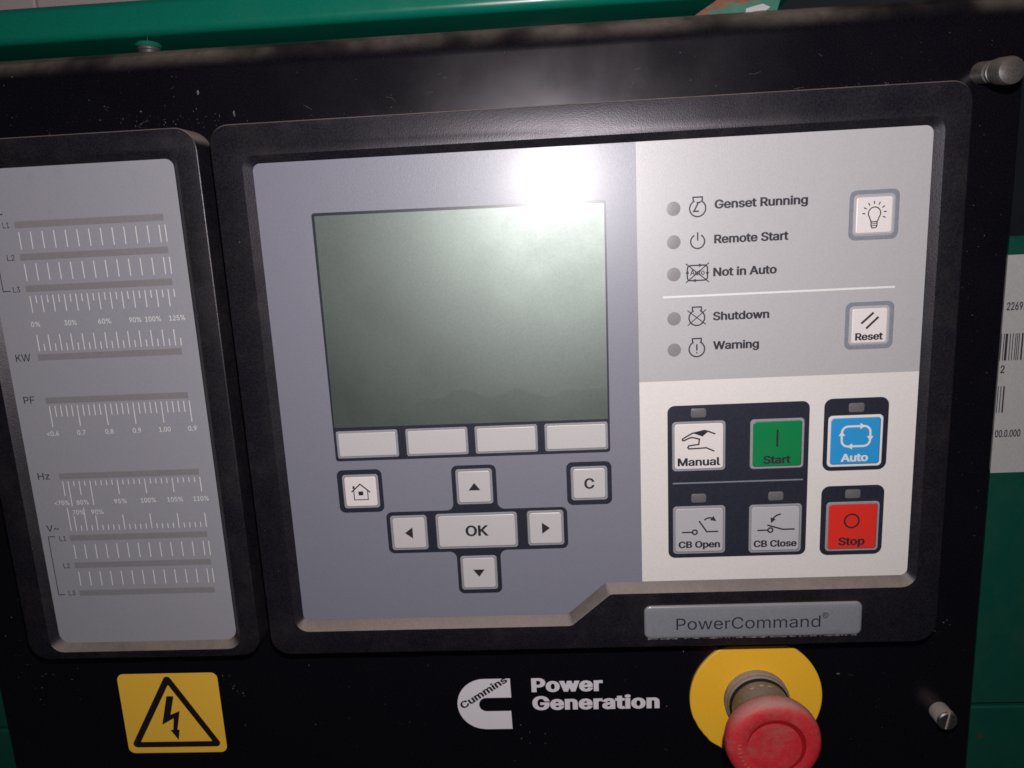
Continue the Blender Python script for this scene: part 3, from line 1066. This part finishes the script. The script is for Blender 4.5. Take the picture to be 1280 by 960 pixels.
for i in range(41):
    t = i / 40
    a_ = math.radians(168 - 250 * t)
    wd = 0.25 + 0.75 * math.sin(math.pi * min(1, t * 1.6) / 2) * (1 - 0.75 * max(0, t - 0.6) / 0.4)
    inn.append(((12.0 - wd) * math.cos(a_), (12.0 - wd) * math.sin(a_), 30.85))
    outm.append(((12.0 + wd) * math.cos(a_), (12.0 + wd) * math.sin(a_), 30.98))
s.add(inn + outm, [(i, 41 + i, 42 + i, i + 1) for i in range(40)])
rb = MB()
for k in range(9):
    a_ = math.radians(176 + 7.5 * k)
    d_, n_2 = Vector((math.cos(a_), math.sin(a_))), Vector((-math.sin(a_), math.cos(a_)))
    ln = rnd.uniform(1.0, 1.9)
    q = [d_ * (15.2 - ln) - n_2 * 0.35, d_ * (15.2 + ln * 0.6) - n_2 * 0.35, d_ * (15.2 + ln * 0.6) + n_2 * 0.35, d_ * (15.2 - ln) + n_2 * 0.35]
    mid = sum((Vector(p) for p in q), Vector((0, 0))) / 4
    rb.loft([([tuple(p) for p in q], 30.9), ([tuple(mid + (p - mid) * 0.6) for p in q], 31.1)], False, True)
rb.build('moulded_mark', M['red'], cp_o, ecc)
fk = MB()  # flash glints on the stem, painted on as small yellow flecks
for a_, hh in ((112, 11.2), (92, 10.6), (76, 10.8)):
    q = []
    for da, dh in ((-4, -0.35), (4, -0.35), (4, 0.35), (-4, 0.35)):
        t = math.radians(a_ - da)
        q.append((12.96 * math.cos(t), 12.96 * math.sin(t), hh + dh))
    fk.add(q, [(0, 1, 2, 3)])
fk.build('painted_glint', M['yellow_disc'], es, EC, 0)
s.build('arrow_mark', M['red_dark'], cp_o, ecc)

# ================================================================== RETAINING SCREWS
def screw(at, lean, label, prof_list, face_h, face_r, slot_ang, mats, collars=()):
    t = thing('retaining_screw', at, label, 'screw', 'screws holding the black plate')
    for nm, prof, m_ in prof_list:
        mb = MB()
        rings = [[(rad * math.cos(2 * math.pi * i / 32) + lean[0] * h, rad * math.sin(2 * math.pi * i / 32) + lean[1] * h, h) for i in range(32)] for rad, h in prof]
        mb.loft(rings, False, True)
        mb.build(nm, m_, t, at)
    # slotted face: two half discs with a groove floor between
    c = (lean[0] * face_h, lean[1] * face_h)
    a = math.radians(slot_ang)
    d, nn = Vector((math.cos(a), math.sin(a))), Vector((-math.sin(a), math.cos(a)))
    if face_r:
        hd = MB()
        for sg in (1, -1):
            half = []
            for i in range(17):
                th = math.radians(10 + 160 * i / 16) if sg > 0 else math.radians(190 + 160 * i / 16)
                p = d * math.cos(th) * face_r + nn * math.sin(th) * face_r
                half.append((c[0] + p.x, c[1] + p.y))
            hd.loft([(half, face_h - 1.2), (half, face_h - 0.55), ([(c[0] + (x - c[0]) * 0.88, c[1] + (y - c[1]) * 0.88) for x, y in half], face_h)], False, True)
        hd.build('slotted_face', mats, t, at)
    return t


screw((290.0, -258.0, 0), (-0.12, 0.12), 'silver slotted screw standing out of the plate at its lower right corner',
      [('shank', [(4.4, 0), (4.45, 8.2), (4.3, 8.6)], M['steel'])], 9.6, 4.4, 80, M['steel_face'])
screw((288.6, 19.6, 0), (0.03, -0.19), 'dusty grey screw with loose sleeve at the upper right corner of the plate',
      [('sleeve', [(4.2, 0), (4.2, 6.8), (3.6, 7.0)], M['steel_old']), ('shank', [(3.2, 6.9), (3.2, 12)], M['gasket']),
       ('ring', [(4.3, 8.9), (4.6, 9.1), (4.6, 9.8), (4.3, 10.0)], M['steel_old']),
       ('head', [(4.5, 11.0), (5.0, 11.4), (5.1, 16.6), (4.7, 17.6), (3.4, 18.2), (1.5, 18.5)], M['steel_old'])], 0, 0, 0, None)

# ================================================================== WHITE RATING LABEL (right edge)
rl = thing('rating_label', (322, -99, -9.5), 'white paper rating label with barcodes on the green panel at the right edge', 'label')
HL = -9.7
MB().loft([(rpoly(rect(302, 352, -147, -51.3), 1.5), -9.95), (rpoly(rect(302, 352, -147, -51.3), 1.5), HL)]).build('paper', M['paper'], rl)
for t, u0, u1, b, cap in (('22692', 311.9, 320.3, -74.6, 3.4), ('2', 311.4, 313.2, -101.8, 3.4), ('00.0.000', 311.3, 322.2, -130.6, 3.3)):
    lettering(MB(), t, u0, u1, b, cap, 0.024, HL + 0.05).build('lettering', M['ink'], rl, (0, 0, 0), 0)
for u0, u1, v0, v1 in ((304, 320.2, -96.3, -84.6), (304, 313.6, -119.5, -107.6)):
    s = MB()
    u = u0
    while u < u1:
        wd = rnd.choice((0.35, 0.35, 0.7, 1.0))
        s.flat(rect(u, min(u + wd, u1 + 0.3), v0, v1), HL + 0.05)
        u += wd + rnd.choice((0.4, 0.4, 0.8))
    s.build('barcode', M['ink'], rl, (0, 0, 0), 0)

# ================================================================== CRUMBS OF DIRT
cr = MB()


def crumb(u, v, sz, h=0.0):
    n_ = rnd.randint(4, 6)
    a0 = rnd.uniform(0, 6.28)
    el = rnd.uniform(0.5, 1.6)
    base = [(u + sz * el * math.cos(a0 + 6.283 * i / n_) * rnd.uniform(0.6, 1), v + sz / el * math.sin(a0 + 6.283 * i / n_) * rnd.uniform(0.6, 1)) for i in range(n_)]
    top = [(u + (x - u) * 0.4, v + (y - v) * 0.4) for x, y in base]
    cr.loft([(base, h + 0.01), (top, h + sz * 0.5)], False, True)


for cu_, cv_, su, sv, k_, s0, s1 in ((-38, 19.5, 26, 2.6, 44, 0.12, 0.38), (-60, 24, 40, 9, 40, 0.10, 0.3), (30, 18, 26, 1.6, 20, 0.12, 0.4), (282, -217, 9, 6, 30, 0.12, 0.42),
                                     (-41, -239, 5, 6, 16, 0.15, 0.5), (-135, -225, 14, 18, 30, 0.1, 0.35), (150, 22, 130, 10, 60, 0.08, 0.28), (240, 17.4, 40, 1.5, 40, 0.12, 0.34),
                                     (40, -245, 120, 20, 26, 0.08, 0.22), (260, -262, 18, 12, 18, 0.08, 0.26), (292, -60, 7, 70, 40, 0.07, 0.24), (-140, -120, 8, 90, 50, 0.08, 0.3)):
    for _ in range(k_):
        crumb(cu_ + rnd.gauss(0, su * 0.6), cv_ + rnd.gauss(0, sv * 0.7), s0 + (s1 - s0) * rnd.random() ** 2.2)
for u, v, sz in ((-23, 30.5, 0.9), (-48, 24.6, 0.7), (243.8, -238.2, 0.8), (285, -206.5, 1.1), (-128, -214, 0.6), (-9, 21.5, 0.9)):
    crumb(u, v, sz)
for _ in range(34):
    crumb(rnd.uniform(-14, 278), rnd.uniform(4.5, 13), rnd.uniform(0.06, 0.16), HB)
for _ in range(40):
    crumb(rnd.uniform(0, 150), -199 + abs(rnd.gauss(0, 0.9)), rnd.uniform(0.06, 0.2), HM)
for _ in range(260):
    crumb(rnd.uniform(-150, 300), rnd.choice((rnd.uniform(16, 40), rnd.uniform(-280, -217))), rnd.uniform(0.04, 0.12))
for _ in range(24):
    u, v = rnd.choice(((rnd.uniform(-100, 260), rnd.uniform(17, 37), 0.0), (rnd.uniform(-120, 290), rnd.uniform(-285, -219), 0.0)))[:2]
    a_, ln = rnd.uniform(-0.9, 0.9), rnd.uniform(0.8, 4.5)
    bend = rnd.uniform(-0.4, 0.4)
    cr.stroke([(u, v), (u + ln * 0.5 * math.cos(a_), v + ln * 0.5 * math.sin(a_)), (u + ln * math.cos(a_ + bend), v + ln * math.sin(a_ + bend))], rnd.uniform(0.04, 0.09), 0.02)
ob = cr.build('dirt_crumbs', M['crumb'], None, (0, 0, 0), 0)
tag(ob, 'tiny pale crumbs of dirt scattered over the black plate', 'dirt', kind='stuff')
